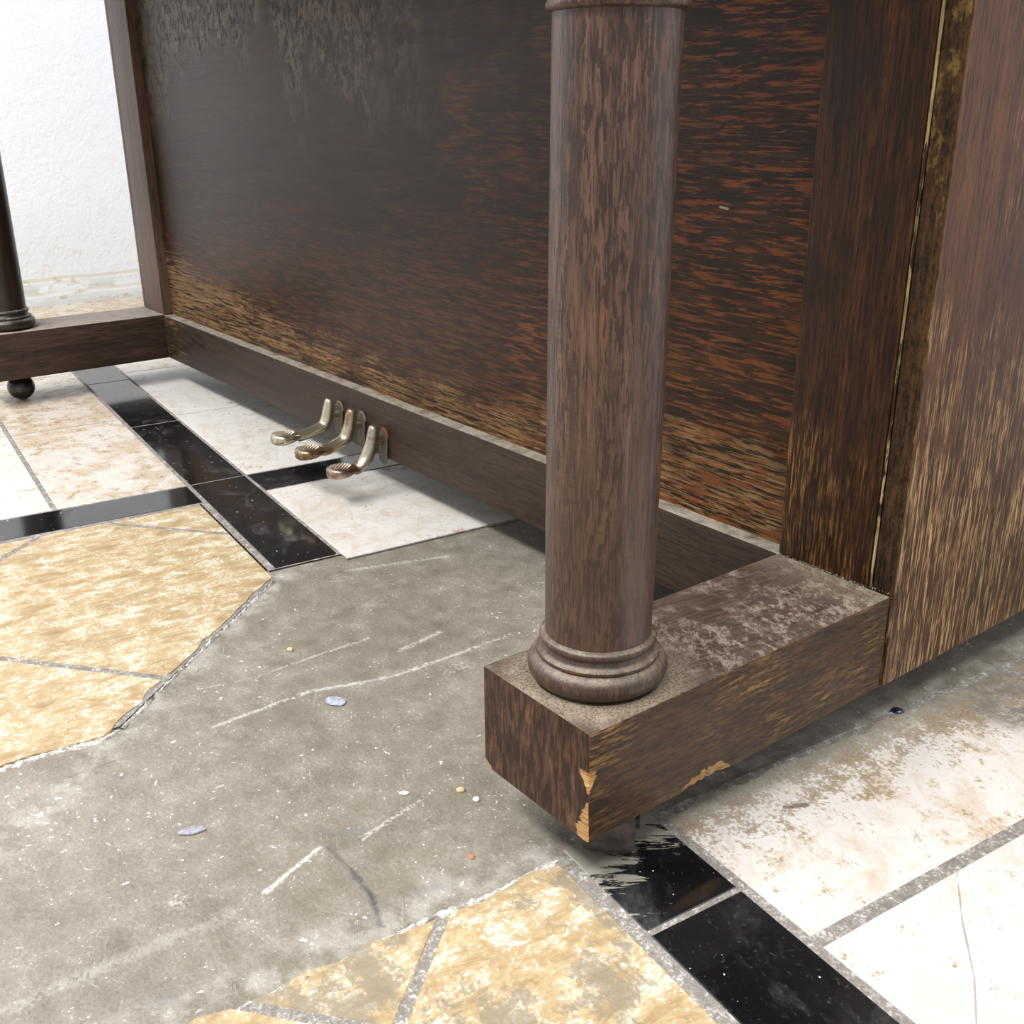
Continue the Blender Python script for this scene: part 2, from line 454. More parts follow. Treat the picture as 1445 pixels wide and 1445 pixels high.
def clip(poly, a, b, c):
    """keep a*u + b*v <= c"""
    out = []
    for i in range(len(poly)):
        p, q = poly[i], poly[(i + 1) % len(poly)]
        dp, dq = a * p[0] + b * p[1] - c, a * q[0] + b * q[1] - c
        if dp <= 0: out.append(p)
        if (dp < 0 < dq) or (dq < 0 < dp):
            t = dp / (dp - dq); out.append((p[0] + t * (q[0] - p[0]), p[1] + t * (q[1] - p[1])))
    return out
def jag(poly, test, step=0.006, amp=0.0035):
    """break the straight edges for which test holds at both ends"""
    out = []
    for i in range(len(poly)):
        p, q = poly[i], poly[(i + 1) % len(poly)]
        out.append(p)
        if test(p) and test(q):
            d = math.hypot(q[0] - p[0], q[1] - p[1]); n = int(d / step)
            nx, ny = (q[1] - p[1]) / max(d, 1e-9), -(q[0] - p[0]) / max(d, 1e-9)
            for k in range(1, n):
                t = k / n; s = (mnoise.noise(Vector((p[0] * 60 + t * d * 45, p[1] * 60, 2))) * 1.6 + random.uniform(-.35, .35)) * amp
                out.append((p[0] + t * (q[0] - p[0]) + nx * s, p[1] + t * (q[1] - p[1]) + ny * s))
    return out
tile_count = 0
def tile(poly, kind, dirt=0.3, smear=0.0, bev=0.0007):
    global tile_count
    if len(poly) < 3: return
    ar = 0.5 * abs(sum(poly[i][0] * poly[(i + 1) % len(poly)][1] - poly[(i + 1) % len(poly)][0] * poly[i][1] for i in range(len(poly))))
    if ar < 1.5e-4: return
    bm = bmesh.new()
    tilt = (random.uniform(-.0008, .0008), random.uniform(-.0008, .0008)); lift = random.uniform(-.0002, .0002)
    pts = [fw(*p) for p in poly]
    cx = sum(p[0] for p in pts) / len(pts); cy = sum(p[1] for p in pts) / len(pts)
    top = [bm.verts.new((x, y, lift + tilt[0] * (x - cx) + tilt[1] * (y - cy))) for x, y in pts]
    bot = [bm.verts.new((x, y, -0.006)) for x, y in pts]
    f = bm.faces.new(top)
    for i in range(len(top)):
        j = (i + 1) % len(top)
        bm.faces.new((top[j], top[i], bot[i], bot[j]))
    bmesh.ops.bevel(bm, geom=list(f.edges), offset=bev, segments=1, affect='EDGES')
    o = finish(bm, 'tile', TM[kind], floor, None)
    o.color = (dirt, random.random(), smear, 1)
    tile_count += 1
    return o
def rect(u0, u1, v0, v1): return [(u0, v0), (u1, v0), (u1, v1), (u0, v1)]

g2 = 0.0015
# black border strip running along the piano, and its other end by the near toe block
for k in range(-4, 1): tile(rect(k * .308 + g2, (k + 1) * .308 - g2, .002, .0725), 'black', 0.25 if k < 0 else 0.6)
tile(jag(rect(.836, .924 - g2 * 1.3, .002, .0725), lambda p: p[0] < .84, amp=.002), 'black', 0.3, 1.0)
for k in range(3, 8): tile(rect(k * .308 + g2 * 1.3, (k + 1) * .308 - g2, .002, .0725), 'black', 0.12)
# the strip that crosses it
for k in range(0, 4): tile(rect(.002, .070, -.308 * (k + 1) + g2, -.308 * k - g2 - .001), 'black', 0.15)
for k in range(0, 2): tile(rect(.002, .070, .0765 + .308 * k, .0765 + .308 * (k + 1) - 2 * g2), 'black', 0.3)
# white tiles
for v0, v1 in ((.0765, .434), (.437, .72)):
    for u0, u1, d in ((-1.2305, -1.009, .9), (-1.006, -.6735, .55), (-.6705, -.3395, .05), (-.3365, -.002, .0), (.0735, .323, .25)):
        tile(rect(u0, u1, v0, v1), 'white', d)
for r, (v0, v1) in enumerate(((-.157, -.003), (-.318, -.163), (-.479, -.324), (-.64, -.485), (-.80, -.646))):
    for k, d in enumerate((.75, .95, .5)):
        tile(rect(-.3605 * (k + 1) + g2, -.3605 * k - g2, v0, v1), 'white', (d * .95 if r == 0 else .1))
tile(jag(rect(.845, .9755, .0795, .448), lambda p: p[0] < .846, amp=.004), 'white', .35)
tile(jag(rect(.845, .9755, .455, .68), lambda p: p[0] < .846, amp=.004), 'white', .6)
for k in range(5):
    tile(rect(.985 + k * .37, .985 + k * .37 + .361, .0795, .448), 'white', .12)
    tile(rect(.985 + k * .37, .985 + k * .37 + .361, .455, .68), 'white', .2)
for v0, v1 in ((-.66, -.33), (-.327, .002), (.005, .334), (.337, .70)):
    tile(rect(-1.57, -1.2335, v0, v1), 'white', 1.0)
# sand-coloured tiles laid diagonally on the viewer's side of the strip
R2 = math.sqrt(.5)
for i in range(-4, 8):
    for j in range(-8, 4):
        e1a, e1b = .228 + .3065 * (i - 1) + .0035, .228 + .3065 * i - .0035
        e2a, e2b = -.445 + .3065 * (j - 1) + .0035, -.445 + .3065 * j - .0035
        q = [((a - b) * R2, (a + b) * R2) for a, b in ((e1a, e2a), (e1b, e2a), (e1b, e2b), (e1a, e2b))]
        q = clip(clip(q, 0, 1, -.008), 0, -1, .95)
        if len(q) < 3: continue
        left = clip(q, -1, 0, -.079)
        if i <= 0 and left:
            left = clip(left, 1, 0, .537)
            edge_ = .228 - .0035
            tile(jag(left, lambda p: p[0] > .53 or abs((p[0] + p[1]) * R2 - edge_) < 1e-4, amp=.003), 'sand', .25 if j == 1 else .35)
        right = clip(clip(q, -1, 0, -.847), 1, 0, 2.0)
        if right: tile(jag(right, lambda p: p[0] < .848, amp=.004), 'sand', .75 if p_ else .6) if False else tile(jag(right, lambda p: p[0] < .848, amp=.004), 'sand', .8)

# grout bed between the tiles
bm = bmesh.new()
def sheet(poly, z=-0.0006):
    bm.faces.new([bm.verts.new((*fw(*p), z)) for p in poly])
sheet(rect(-1.56, .072, -.9, .75))
sheet(rect(.072, .309, -.008, .075)); sheet(rect(.072, .3245, .075, .75))
sheet(rect(.838, 2.9, .0, .75)); sheet(rect(.849, 2.9, -.95, .0))
sheet(clip(clip(clip(rect(.072, .53, -.95, -.006), R2, R2, .229), .5, 1, 9), 1, 0, .53))
finish(bm, 'grout', GROUT, floor, None)

# crumbled mortar along the broken tile edges
def mortar(points, width, height, seed):
    bm = bmesh.new(); pts = []
    for a, b in zip(points, points[1:]):
        n = max(2, int(math.hypot(b[0] - a[0], b[1] - a[1]) / .0022))
        pts += [(a[0] + (b[0] - a[0]) * k / n, a[1] + (b[1] - a[1]) * k / n) for k in range(n)]
    rows = []
    for k, (u, v) in enumerate(pts):
        x, y = fw(u, v)
        x2, y2 = fw(*pts[min(k + 1, len(pts) - 1)]); x1, y1 = fw(*pts[max(k - 1, 0)])
        d = Vector((x2 - x1, y2 - y1, 0)).normalized(); nrm = Vector((-d.y, d.x, 0))
        wv = width * (0.55 + 0.9 * abs(mnoise.noise(Vector((k * .11, seed, 0))))); row = []
        for j in range(6):
            s = j / 5 - 0.5
            jit = mnoise.noise(Vector((k * .5, j * 2.3, seed))) * width * .35
            hz = (0.25 - s * s) * 4 * height * (0.35 + abs(mnoise.noise(Vector((k * .35, j * .9, seed + 5)))) * 1.5)
            pt = Vector((x, y, 0)) + nrm * (s * wv * 2 + jit)
            row.append(bm.verts.new((pt.x, pt.y, -0.0035 + hz + (0.0008 if 0 < j < 5 else 0))))
        rows.append(row)
    for a, b in zip(rows, rows[1:]):
        for j in range(5): bm.faces.new((a[j], b[j], b[j + 1], a[j + 1]))
    o = finish(bm, 'mortar_crumbs', MORTAR, floor, 60); mark(o, kind='stuff')
def mortar_mat():
    g = G('pale_mortar')
    b = g.noise(g.map((120, 120, 120)), 1, 5, 0.7); c = g.noise(g.map((500, 500, 500)), 1, 2)
    col = g.ramp(b * .6 + c * .4, [(0.40, (128, 120, 112)), (0.50, (180, 176, 170)), (0.62, (226, 224, 220))])
    g.bump(b + c * .5, .5, .002)
    return g.done(col, .85, .25)
MORTAR = mortar_mat()
mortar([(.842, -.005), (.846, -.06), (.843, -.10), (.848, -.16), (.850, -.225), (.846, -.30)], .0045, .0030, 1)
E1 = .2295 / R2
mortar([(E1 - .0 + .006, -.006 + .0), (E1 + .06, -.06), (E1 + .14, -.14), (.534, -.207)], .0032, .0026, 2)
mortar([(.534, -.207), (.541, -.225), (.536, -.26), (.543, -.31)], .0055, .0032, 3)
mortar([(.841, .078), (.843, .15), (.842, .23), (.845, .30), (.847, .40), (.845, .50)], .0028, .0022, 4)

# ------------------------------------------------------------------ the piano
W_, L_, BW, BH = 1.5303, 0.2917, 0.1026, 0.075
Z0, Z1 = BASE, BASE + BH                        # underside and top of the toe blocks
piano = bpy.data.objects.new('upright_piano', None)
piano.location = (-W_ / 2, 0.35, 0)
COL.objects.link(piano)
mark(piano, 'dark worn oak upright piano with column legs and three brass pedals', 'piano')

RAW = None
def raw_mat():
    g = G('splintered_bare_wood')
    f = g.noise(g.map((60, 60, 500)), 1, 4, .6)
    col = g.ramp(f, [(0.35, (136, 100, 60)), (0.5, (164, 126, 80)), (0.65, (184, 152, 108))])
    g.bump(f, .6, .002)
    return g.done(col, .75, .25)
RAW = raw_mat()

# --- finishes
def wear_panel(g, x, y, z):
    top = g.lin(x, -1.43, -0.85, 0.235, 0.185) + g.ss(x, -0.6, -0.15) * 0.035     # scuffed by feet, low down
    low = g.ss(z - top, 0.05, -0.055)
    return low * (0.66 + g.ss(x, -1.0, -1.4) * 0.25) - 0.03
def panel_extra(g, col, r, k):
    # old red-brown varnish showing in dashes towards the right end
    x, z, f1, f2, f3 = k['x'], k['z'], k['f1'], k['f2'], k['f3']
    dash = g.noise(g.map((30, 1, 330), (3, 0, 1)), 1, 4, 0.68, 0.35)
    zone = g.ss(x + (k['blot'] - 0.5) * 1.1, -0.62, -0.14)
    col = g.mix(g.m('MULTIPLY', zone, g.ss(dash, 0.50, 0.60) * 0.9, True), col, (120, 64, 26))
    zone2 = g.ss(z + (k['blot'] - 0.5) * 0.35, 0.40, 0.25) * 0.8
    col = g.mix(g.m('MULTIPLY', zone2, g.ss(dash, 0.47, 0.62) * 0.6, True), col, (94, 55, 30))
    # grey sheen of the bright wall painted on the upper left, with dark drips in it
    painted_sheen = g.ss(z + (k['blot'] - 0.5) * 0.22, 0.30, 0.52) * g.ss(x, -0.35, -0.95)
    drip = g.noise(g.map((160, 1, 90), (1, 0, 4)), 1, 3, 0.6)
    gate = g.ss(g.noise(g.map((7, 1, 6), (0, 0, 2)), 1, 3) + (z - 0.50) * 1.6, 0.44, 0.58)
    dm = g.m('MULTIPLY', g.ss(drip, 0.51, 0.57), gate * painted_sheen, True)
    col = g.mix(painted_sheen * 0.30, col, (80, 66, 54))
    hz = g.m('MULTIPLY', gate * painted_sheen, g.ss(g.noise(g.map((60, 1, 42), (4, 0, 4)), 1, 6, 0.74), 0.40, 0.60), True)
    col = g.mix(hz * 0.7, col, (116, 102, 86))
    col = g.mix(dm * 0.8, col, (38, 30, 26))
    mark_ = g.m('MULTIPLY', g.ss(g.m('ABSOLUTE', z - 0.378 + (x + 0.20) * 0.10), 0.0012, 0.0004) * g.ss(g.m('ABSOLUTE', x + 0.196), 0.006, 0.003), g.ss(f2, 0.44, 0.5), True)
    col = g.mix(mark_ * 0.8, col, (190, 176, 160))
    return col, r + dm * 0.12
M_PANEL = wood('panel_oak', 'x', (25, 14, 8), (43, 26, 15), (68, 41, 22), (116, 90, 58), wear_panel, (0.47, 0.57), rough=0.42, spec=0.30, seed=1.3, edge=0.0, extra=panel_extra, bump=0.2)

M_RAIL = wood('rail_oak', 'x', (36, 26, 20), (52, 39, 31), (66, 51, 41), (112, 88, 58), lambda g, x, y, z: g.ss(x, -1.15, -1.42) * 0.5 + 0.02,
              (0.5, 0.62), dust=0.85, rough=0.5, seed=2.2, edge=0.25, bump=0.12, spec=0.28)
def stile_extra(g, col, r, k):
    b = g.noise(g.map((26, 26, 14), (9, 2, 2)), 1, 6, 0.72)
    col = g.mix(g.ss(b, 0.52, 0.64) * 0.55, col, (32, 22, 13))
    return col, r
M_STILE = wood('stile_oak', 'z', (30, 18, 9), (50, 30, 15), (86, 50, 23), (126, 90, 46), lambda g, x, y, z: g.ss(z, 0.42, 0.13) * 0.42 + 0.07,
               (0.50, 0.60), rough=0.5, seed=3.9, edge=0.3, bump=0.25, spec=0.22, extra=stile_extra)
M_STILE_FAR = wood('far_stile_oak', 'z', (66, 48, 38), (90, 68, 56), (108, 84, 70), (140, 110, 84), None, rough=0.5, seed=4.4, edge=0.2, bump=0.12)
def strip_extra(g, col, r, k):
    b = g.noise(g.map((70, 70, 40)), 1, 6, 0.75)
    gold = g.ss(b + (k['z'] - 0.42) * 0.45, 0.54, 0.66)
    mot = g.noise(g.map((260, 260, 150)), 1, 5, 0.75)
    col = g.mix(g.ss(mot, 0.50, 0.64) * 0.55, col, (86, 62, 38))
    col = g.mix(g.ss(mot, 0.47, 0.38) * 0.8, col, (22, 15, 10))
    return g.mix(gold * 0.7, col, (132, 106, 58)), r + gold * 0.2
M_STRIP = wood('rough_edge_oak', 'z', (30, 20, 12), (58, 40, 22), (88, 62, 32), (160, 130, 76), None, rough=0.7, seed=5.1, edge=0, bump=0.7, extra=strip_extra, spec=0.2)
def bead_extra(g, col, r, k):
    n = g.noise(g.map((200, 200, 34), (1, 2, 3)), 1, 5, 0.7)
    return g.mix(g.ss(n + (k['z'] - 0.4) * 0.25, 0.47, 0.42), col, (46, 31, 18)), r
M_BEAD = wood('bead_gilt', 'z', (110, 88, 54), (150, 132, 92), (190, 178, 146), (160, 145, 105), None, rough=0.55, seed=5.6, edge=0, bump=0.5, extra=bead_extra, spec=0.3)
M_SIDE = wood('side_oak', 'z', (54, 34, 23), (78, 50, 34), (102, 65, 43), (152, 126, 90), lambda g, x, y, z: g.ss(z, 0.66, 0.10) * 0.52 + 0.10,
              (0.52, 0.62), rough=0.44, seed=6.6, edge=0.3, bump=0.3, spec=0.32)
def block_extra(g, col, r, k):
    # scuffed pale patches worn through the finish on top
    nz = g.normal()[2]
    sc = g.noise(g.map((75, 130, 60), (5, 3, 1), (0, 0, 0.5)), 1, 9, 0.82, 0.2)
    mid = g.ss(g.noise(g.map((14, 14, 14), (2, 7, 1)), 1, 3), 0.36, 0.54)
    m_ = g.m('MULTIPLY', g.ss(nz, 0.5, 0.9), g.ss(sc, 0.50, 0.58) * mid * g.ss(k['y'], 0.085, 0.13), True)
    col = g.mix(g.ss(nz, 0.5, 0.9) * 0.6, col, g.mix(g.ss(k['f2'], .4, .6), (50, 39, 35), (74, 60, 53)))
    col = g.mix(m_ * 0.7, col, (150, 135, 122))
    fr = g.ss(g.normal()[1], -0.6, -0.95)
    vs1 = g.noise(g.map((330, 1, 45), (2, 0, 6)), 1, 4, 0.65, 0.3); vs2 = g.noise(g.map((60, 1, 30), (2, 0, 1)), 1, 5, 0.7)
    fcol = g.mix(g.ss(vs1 + (vs2 - 0.5) * 0.6, 0.42, 0.60), (40, 26, 19), (74, 50, 36))
    fcol = g.mix(g.ss(vs2 + (vs1 - 0.5) * 0.5, 0.58, 0.68) * 0.6, fcol, (108, 78, 52))
    col = g.mix(fr, col, fcol)
    # dust gathered around the column and along the case
    yy, xx = k['y'] - 0.0516, k['x'] + 0.0513
    rad = g.m('SQRT', xx * xx + yy * yy)
    ring = g.ss(rad, 0.075, 0.045); back = g.ss(k['y'], 0.235, 0.295)
    fine = g.noise(g.map((600, 600, 600)), 1, 4, 0.7)
    d = g.m('MULTIPLY', g.ss(nz, 0.5, 0.9), g.m('MAXIMUM', ring, back) * g.ss(fine, 0.36, 0.6) * 0.75, True)
    col = g.mix(d, col, (136, 124, 106))
    return col, r + d * 0.3
M_BLOCK = wood('block_oak', 'y', (40, 27, 18), (60, 42, 28), (80, 57, 36), (122, 92, 54), lambda g, x, y, z: g.ss(g.normal()[0], 0.6, 0.95) * 0.34 + 0.10 - g.ss(g.m('ABSOLUTE', g.normal()[2]), .5, .9) * 0.4,
               (0.49, 0.66), dust=0.35, rough=0.5, seed=7.7, edge=0.45, bump=0.25, extra=block_extra, tilt=0.10, spec=0.3, dustcol=(148, 136, 120))
M_BLOCK_FAR = wood('far_block_oak', 'y', (44, 31, 25), (62, 45, 36), (78, 59, 47), (124, 98, 72), lambda g, x, y, z: g.ss(z, 0.09, 0.05) * 0.25 + 0.02,
                   (0.52, 0.66), dust=1.0, rough=0.55, seed=8.1, edge=0.3, bump=0.15, spec=0.3, dustcol=(146, 136, 126))
def col_extra(g, col, r, k):
    x, y, z = k['x'], k['y'], k['z']
    side = x * 0.72 + y * 0.69                 # across the column as seen from the room
    # reddish bare streaks
    red = g.noise(g.map((150, 150, 10), (7, 0, 2)), 1, 5, 0.65, 0.4)
    col = g.mix(g.ss(red + (k['blot'] - 0.5) * 0.5, 0.54, 0.68) * 0.55, col, (112, 68, 46))
    # craquelure of short dark cracks in the varnish
    crk = g.noise(g.map((130, 130, 520), (1, 1, 0)), 1, 3, 0.6, 0.6)
    cz = g.ss(g.noise(g.map((40, 40, 5)), 1, 3) + (z - 0.33) * 0.35, 0.48, 0.62)
    ck = g.m('MULTIPLY', g.ss(crk, 0.54, 0.62), cz, True)
    col = g.mix(ck * 0.6, col, (44, 30, 28))
    dash = g.ss(g.noise(g.map((430, 430, 70), (3, 3, 3)), 1, 3, 0.6), 0.50, 0.55) * g.ss(g.noise(g.map((38, 38, 6), (1, 8, 3)), 1, 3), 0.38, 0.50)
    col = g.mix(dash * 0.85, col, (38, 24, 18))
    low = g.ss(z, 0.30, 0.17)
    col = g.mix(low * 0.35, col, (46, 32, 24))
    return col, r - ck * 0.05
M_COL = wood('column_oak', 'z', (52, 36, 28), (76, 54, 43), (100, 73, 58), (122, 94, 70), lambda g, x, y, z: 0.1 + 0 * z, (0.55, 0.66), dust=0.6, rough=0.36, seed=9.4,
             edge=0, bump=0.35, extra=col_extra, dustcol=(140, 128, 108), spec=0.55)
M_COL_FAR = wood('far_column_oak', 'z', (28, 19, 15), (40, 28, 22), (54, 38, 30), (90, 66, 48), None, dust=0.5, rough=0.35, seed=9.9, edge=0, bump=0.1)
M_CASE = wood('case_oak', 'x', (40, 27, 19), (58, 40, 28), (78, 54, 38), (120, 90, 60), None, rough=0.45, seed=11.0, edge=0.2)

# --- toe blocks, each a long beam that carries a column
def boolean_cut(o, cutters):
    for c in cutters:
        md = o.modifiers.new('cut', 'BOOLEAN'); md.operation = 'DIFFERENCE'; md.object = c; md.solver = 'EXACT'
        md.material_mode = 'TRANSFER'
    dg = bpy.context.evaluated_depsgraph_get(); dg.update()
    me = bpy.data.meshes.new_from_object(o.evaluated_get(dg))
    o.modifiers.clear(); o.data = me
    for c in cutters: bpy.data.objects.remove(c)

def toe_block(x0, x1, mat, y1=-0.001):
    o = box_obj('toe_block', (x0, x1, 0.0, L_ + y1, Z0, Z1), mat, piano, bevel=0.0018)
    return o
blk = toe_block(-BW, 0.0, M_BLOCK)
blk_far = toe_block(-W_, -W_ + BW, M_BLOCK_FAR, .004)
# split-off chips: jagged wedges cut out of the near block, bare wood showing
def wedge(pts, depth_vec):
    bm = bmesh.new()
    a = [bm.verts.new(p) for p in pts]; b = [bm.verts.new(Vector(p) + Vector(depth_vec)) for p in pts]
    bm.faces.new(a); bm.faces.new(list(reversed(b)))
    for i in range(len(a)):
        j = (i + 1) % len(a); bm.faces.new((a[j], a[i], b[i], b[j]))
    bmesh.ops.triangulate(bm, faces=bm.faces)
    return finish(bm, 'cutter', RAW, None, None)
E = 0.0012
cut = []
# along the lower edge of the outer face
NC = 26
up, inner = [], []
for k in range(NC + 1):
    t = k / NC
    h_ = .0115 * (min(1, t * 2.4) ** 1.2) * (1 if t < .78 else max(0, (1 - t) / .22) ** .6) * random.uniform(.72, 1.08)
    up.append((0.0006, 0.068 + .060 * t, Z0 + max(.0006, h_)))
    inner.append((-.0007 - .28 * h_ * random.uniform(.7, 1.3), 0.068 + .060 * t, Z0 - .0025))
bm = bmesh.new()
U = [bm.verts.new(p) for p in up]; I = [bm.verts.new(p) for p in inner]; O = [bm.verts.new((.004, p[1], p[2])) for p in up]; B = [bm.verts.new((.004, p[1], Z0 - .0025)) for p in up]
for k in range(NC):
    for a_, b_ in ((U, I), (I, B), (B, O), (O, U)): bm.faces.new((a_[k], a_[k + 1], b_[k + 1], b_[k]))
for k in (0, NC): bm.faces.new((U[k], I[k], B[k], O[k]))
bmesh.ops.recalc_face_normals(bm, faces=bm.faces); bmesh.ops.triangulate(bm, faces=bm.faces)
cut.append(finish(bm, 'cutter', RAW, None, None))
# on the front corner, half way down, and at the foot of the corner
def corner_cut(profile, depth):
    """a split along the corner: each row is (height, reach along the front face, reach along the outer face)"""
    rows = []; bm = bmesh.new(); fine = []
    for (z0_, a0, b0), (z1_, a1, b1) in zip(profile, profile[1:]):
        n = max(1, int(abs(z1_ - z0_) / .0012))
        for k in range(n):
            t = k / n; fine.append((z0_ + (z1_ - z0_) * t, (a0 + (a1 - a0) * t) * random.uniform(.72, 1.15), (b0 + (b1 - b0) * t) * random.uniform(.7, 1.15)))
    fine.append(profile[-1])
    for z, wx, wy in fine:
        rows.append([bm.verts.new(p) for p in ((.004, -.004, z), (-wx, -.004, z), (-wx, .0001, z), (-depth * wx, depth * wy + .0003, z), (-.0001, wy, z), (.004, wy, z))])
    for a, b in zip(rows, rows[1:]):
        for i in range(6): bm.faces.new((a[i], a[(i + 1) % 6], b[(i + 1) % 6], b[i]))
    bm.faces.new(rows[0]); bm.faces.new(list(reversed(rows[-1])))
    bmesh.ops.triangulate(bm, faces=bm.faces)
    return finish(bm, 'cutter', RAW, None, None)
cut.append(corner_cut([(Z0 + .0330, .0006, .0006), (Z0 + .0370, .0022, .0018), (Z0 + .0405, .0040, .0036), (Z0 + .0440, .0064, .0052), (Z0 + .0470, .0082, .0064), (Z0 + .0490, .0074, .0072), (Z0 + .0500, .0006, .0008)], .22))
cut.append(corner_cut([(Z0 - .003, .0100, .0012), (Z0 + .004, .0108, .0012), (Z0 + .010, .0092, .0010), (Z0 + .0165, .0062, .0008), (Z0 + .021, .0052, .0006), (Z0 + .0265, .0030, .0005), (Z0 + .0295, .0008, .0004)], .30))
bm = bmesh.new()
box(bm, -BW - .004, -BW + .0075, -.004, .0016, Z0 - .004, Z0 + .009)
for v_ in bm.verts:
    if v_.co.z > Z0 and v_.co.x > -BW: v_.co.z -= .006
cut.append(finish(bm, 'cutter', RAW, None, None))
boolean_cut(blk, cut)

# --- column legs on the toe blocks
def column(parent_mat, cx, cy, z0, lean=(0, 0)):
    def tip(bm):
        for v in bm.verts:
            k = max(0.0, (v.co.z - z0 - .03) / .37); v.co.x += lean[0] * k; v.co.y += lean[1] * k
    sh = bmesh.new()
    lathe(sh, [(0.0329, z0 + 0.024), (0.0333, z0 + 0.10), (0.0335, z0 + 0.25), (0.0333, z0 + 0.40)], (cx, cy, 0), 72)
    tip(sh)
    leg = finish(sh, 'column_leg', parent_mat, piano, 40)
    bs = bmesh.new()
    prof = [(0.0405, z0)] + arc(0.0350, z0 + 0.0089, 0.0088, -80, 88, 12) + [(0.0384, z0 + 0.0182), (0.0384, z0 + 0.0198)]
    prof += [(0.0362, z0 + 0.0206), (0.0349, z0 + 0.0226), (0.0344, z0 + 0.0248)] + arc(0.0333, z0 + 0.0282, 0.0031, -75, 85, 8) + [(0.0331, z0 + 0.0316)]
    lathe(bs, prof, (cx, cy, 0), 72)
    finish(bs, 'base_moulding', parent_mat, leg, 50)
    cp = bmesh.new()
    zt = z0 + 0.3775
    prof = [(0.0332, zt)] + arc(0.0338, zt + 0.0032, 0.0030, -85, 85, 6) + [(0.0345, zt + 0.0066), (0.0352, zt + 0.012)] + arc(0.036, zt + 0.020, 0.007, -70, 70, 6) + [(0.041, zt + 0.029), (0.041, zt + 0.04), (0.0345, zt + 0.042)]
    lathe(cp, prof, (cx, cy, 0), 72)
    tip(cp)
    finish(cp, 'capital', parent_mat, leg, 50)
    return leg
column(M_COL, -BW / 2, 0.0516, Z1, (0.0016, 0.0020))
column(M_COL_FAR, -W_ + BW / 2, 0.0516, Z1)

# --- casters
M_WHEEL = G('black_iron').done((26, 25, 24), 0.22, 0.5)
gq = G('dull_iron'); q1 = gq.noise(gq.map((80, 80, 80)), 1, 5, .7)
M_IRON = gq.done(gq.mix(gq.ss(q1, .4, .65), (58, 52, 50), (84, 76, 72)), 0.38, 0.5, 0.35)
def caster(cx, cy, r, half, ang, wheel_mat, parent, rounded):
    mtx = Matrix.Rotation(ang, 3, 'Z') @ Matrix.Rotation(math.pi / 2, 3, 'Y')   # lathe axis laid level
    bm = bmesh.new()
    n = 12
    prof = []
    for k in range(n + 1):
        s = -1 + 2 * k / n
        prof.append((r * ((1 - abs(s) ** 2.0 * rounded)) ** 0.5, s * half))
    lathe(bm, prof, (cx, cy, r), 40, mtx)
    wheel = finish(bm, 'caster_wheel', wheel_mat, parent, 50)
    bm = bmesh.new()
    lathe(bm, [(0.005, -half - 0.003), (0.005, half + 0.003)], (cx, cy, r), 16, mtx)     # axle ends
    lathe(bm, [(0.006, r + 0.004), (0.006, Z0 + 0.002)], (cx, cy, 0), 16)                # stem
    lathe(bm, [(0.017, Z0 - 0.0025), (0.017, Z0 + 0.001)], (cx, cy, 0), 24)              # top plate
    finish(bm, 'caster_bracket', M_IRON, parent, 40)
caster(-0.033, 0.049, 0.0205, 0.0165, math.atan2(.72, .69), M_IRON, blk, 0.12)
caster(-W_ + BW / 2, 0.056, 0.0215, 0.0205, math.atan2(-.35, .94), M_WHEEL, blk_far, 0.93)

# --- case: rails, panel, stiles, sides
REC = 0.016                                     # how far the knee panel stands back
bm = bmesh.new()
box(bm, -W_ + BW - .0003, -BW + .0003, L_ - 0.0003, L_ + REC + .012, Z0 + .0005, Z1 - 0.001, bevel=.0015)
rail = finish(bm, 'bottom_rail', M_RAIL, piano)
box_obj('knee_panel', (-W_ + BW - .004, -BW + .004, L_ + REC, L_ + REC + .014, Z1 - .002, 0.665), M_PANEL, piano, .0005)
box_obj('stile', (-BW, -0.0206, L_, L_ + .035, Z1, 0.668), M_STILE, piano, .0012)
box_obj('stile', (-W_ + .0175, -W_ + BW, L_, L_ + .035, Z1, 0.668), M_STILE_FAR, piano, .0012)
bm = bmesh.new()
lathe(bm, [(0.0011, Z1 + .0003), (0.0009, 0.3), (0.0012, 0.45), (0.0011, 0.668)], (-0.0189, L_ + .0016, 0), 10)
finish(bm, 'bead', M_BEAD, piano, 60)
bm = bmesh.new()
lathe(bm, [(0.0021, Z1 + .0003), (0.0021, 0.668)], (-W_ + 0.0165, L_ + .0018, 0), 10)
finish(bm, 'bead', M_STILE_FAR, piano, 60)
box_obj('edge_strip', (-0.0178, -0.0008, L_ + .0022, L_ + .03, Z1 - .03, 0.668), M_STRIP, piano, .0012)
box_obj('side_board', (-0.0170, 0.0006, L_ + .0030, 0.66, Z0 - .0005, 1.20), M_SIDE, piano, .0014)
box_obj('side_board', (-W_ - .0006, -W_ + 0.0170, L_ + .0050, 0.66, Z0 - .0005, 1.20), M_CASE, piano, .0014)
box_obj('edge_strip', (-W_ + .0008, -W_ + .0165, L_ + .0025, L_ + .03, Z1, 0.668), M_STILE_FAR, piano, .001)
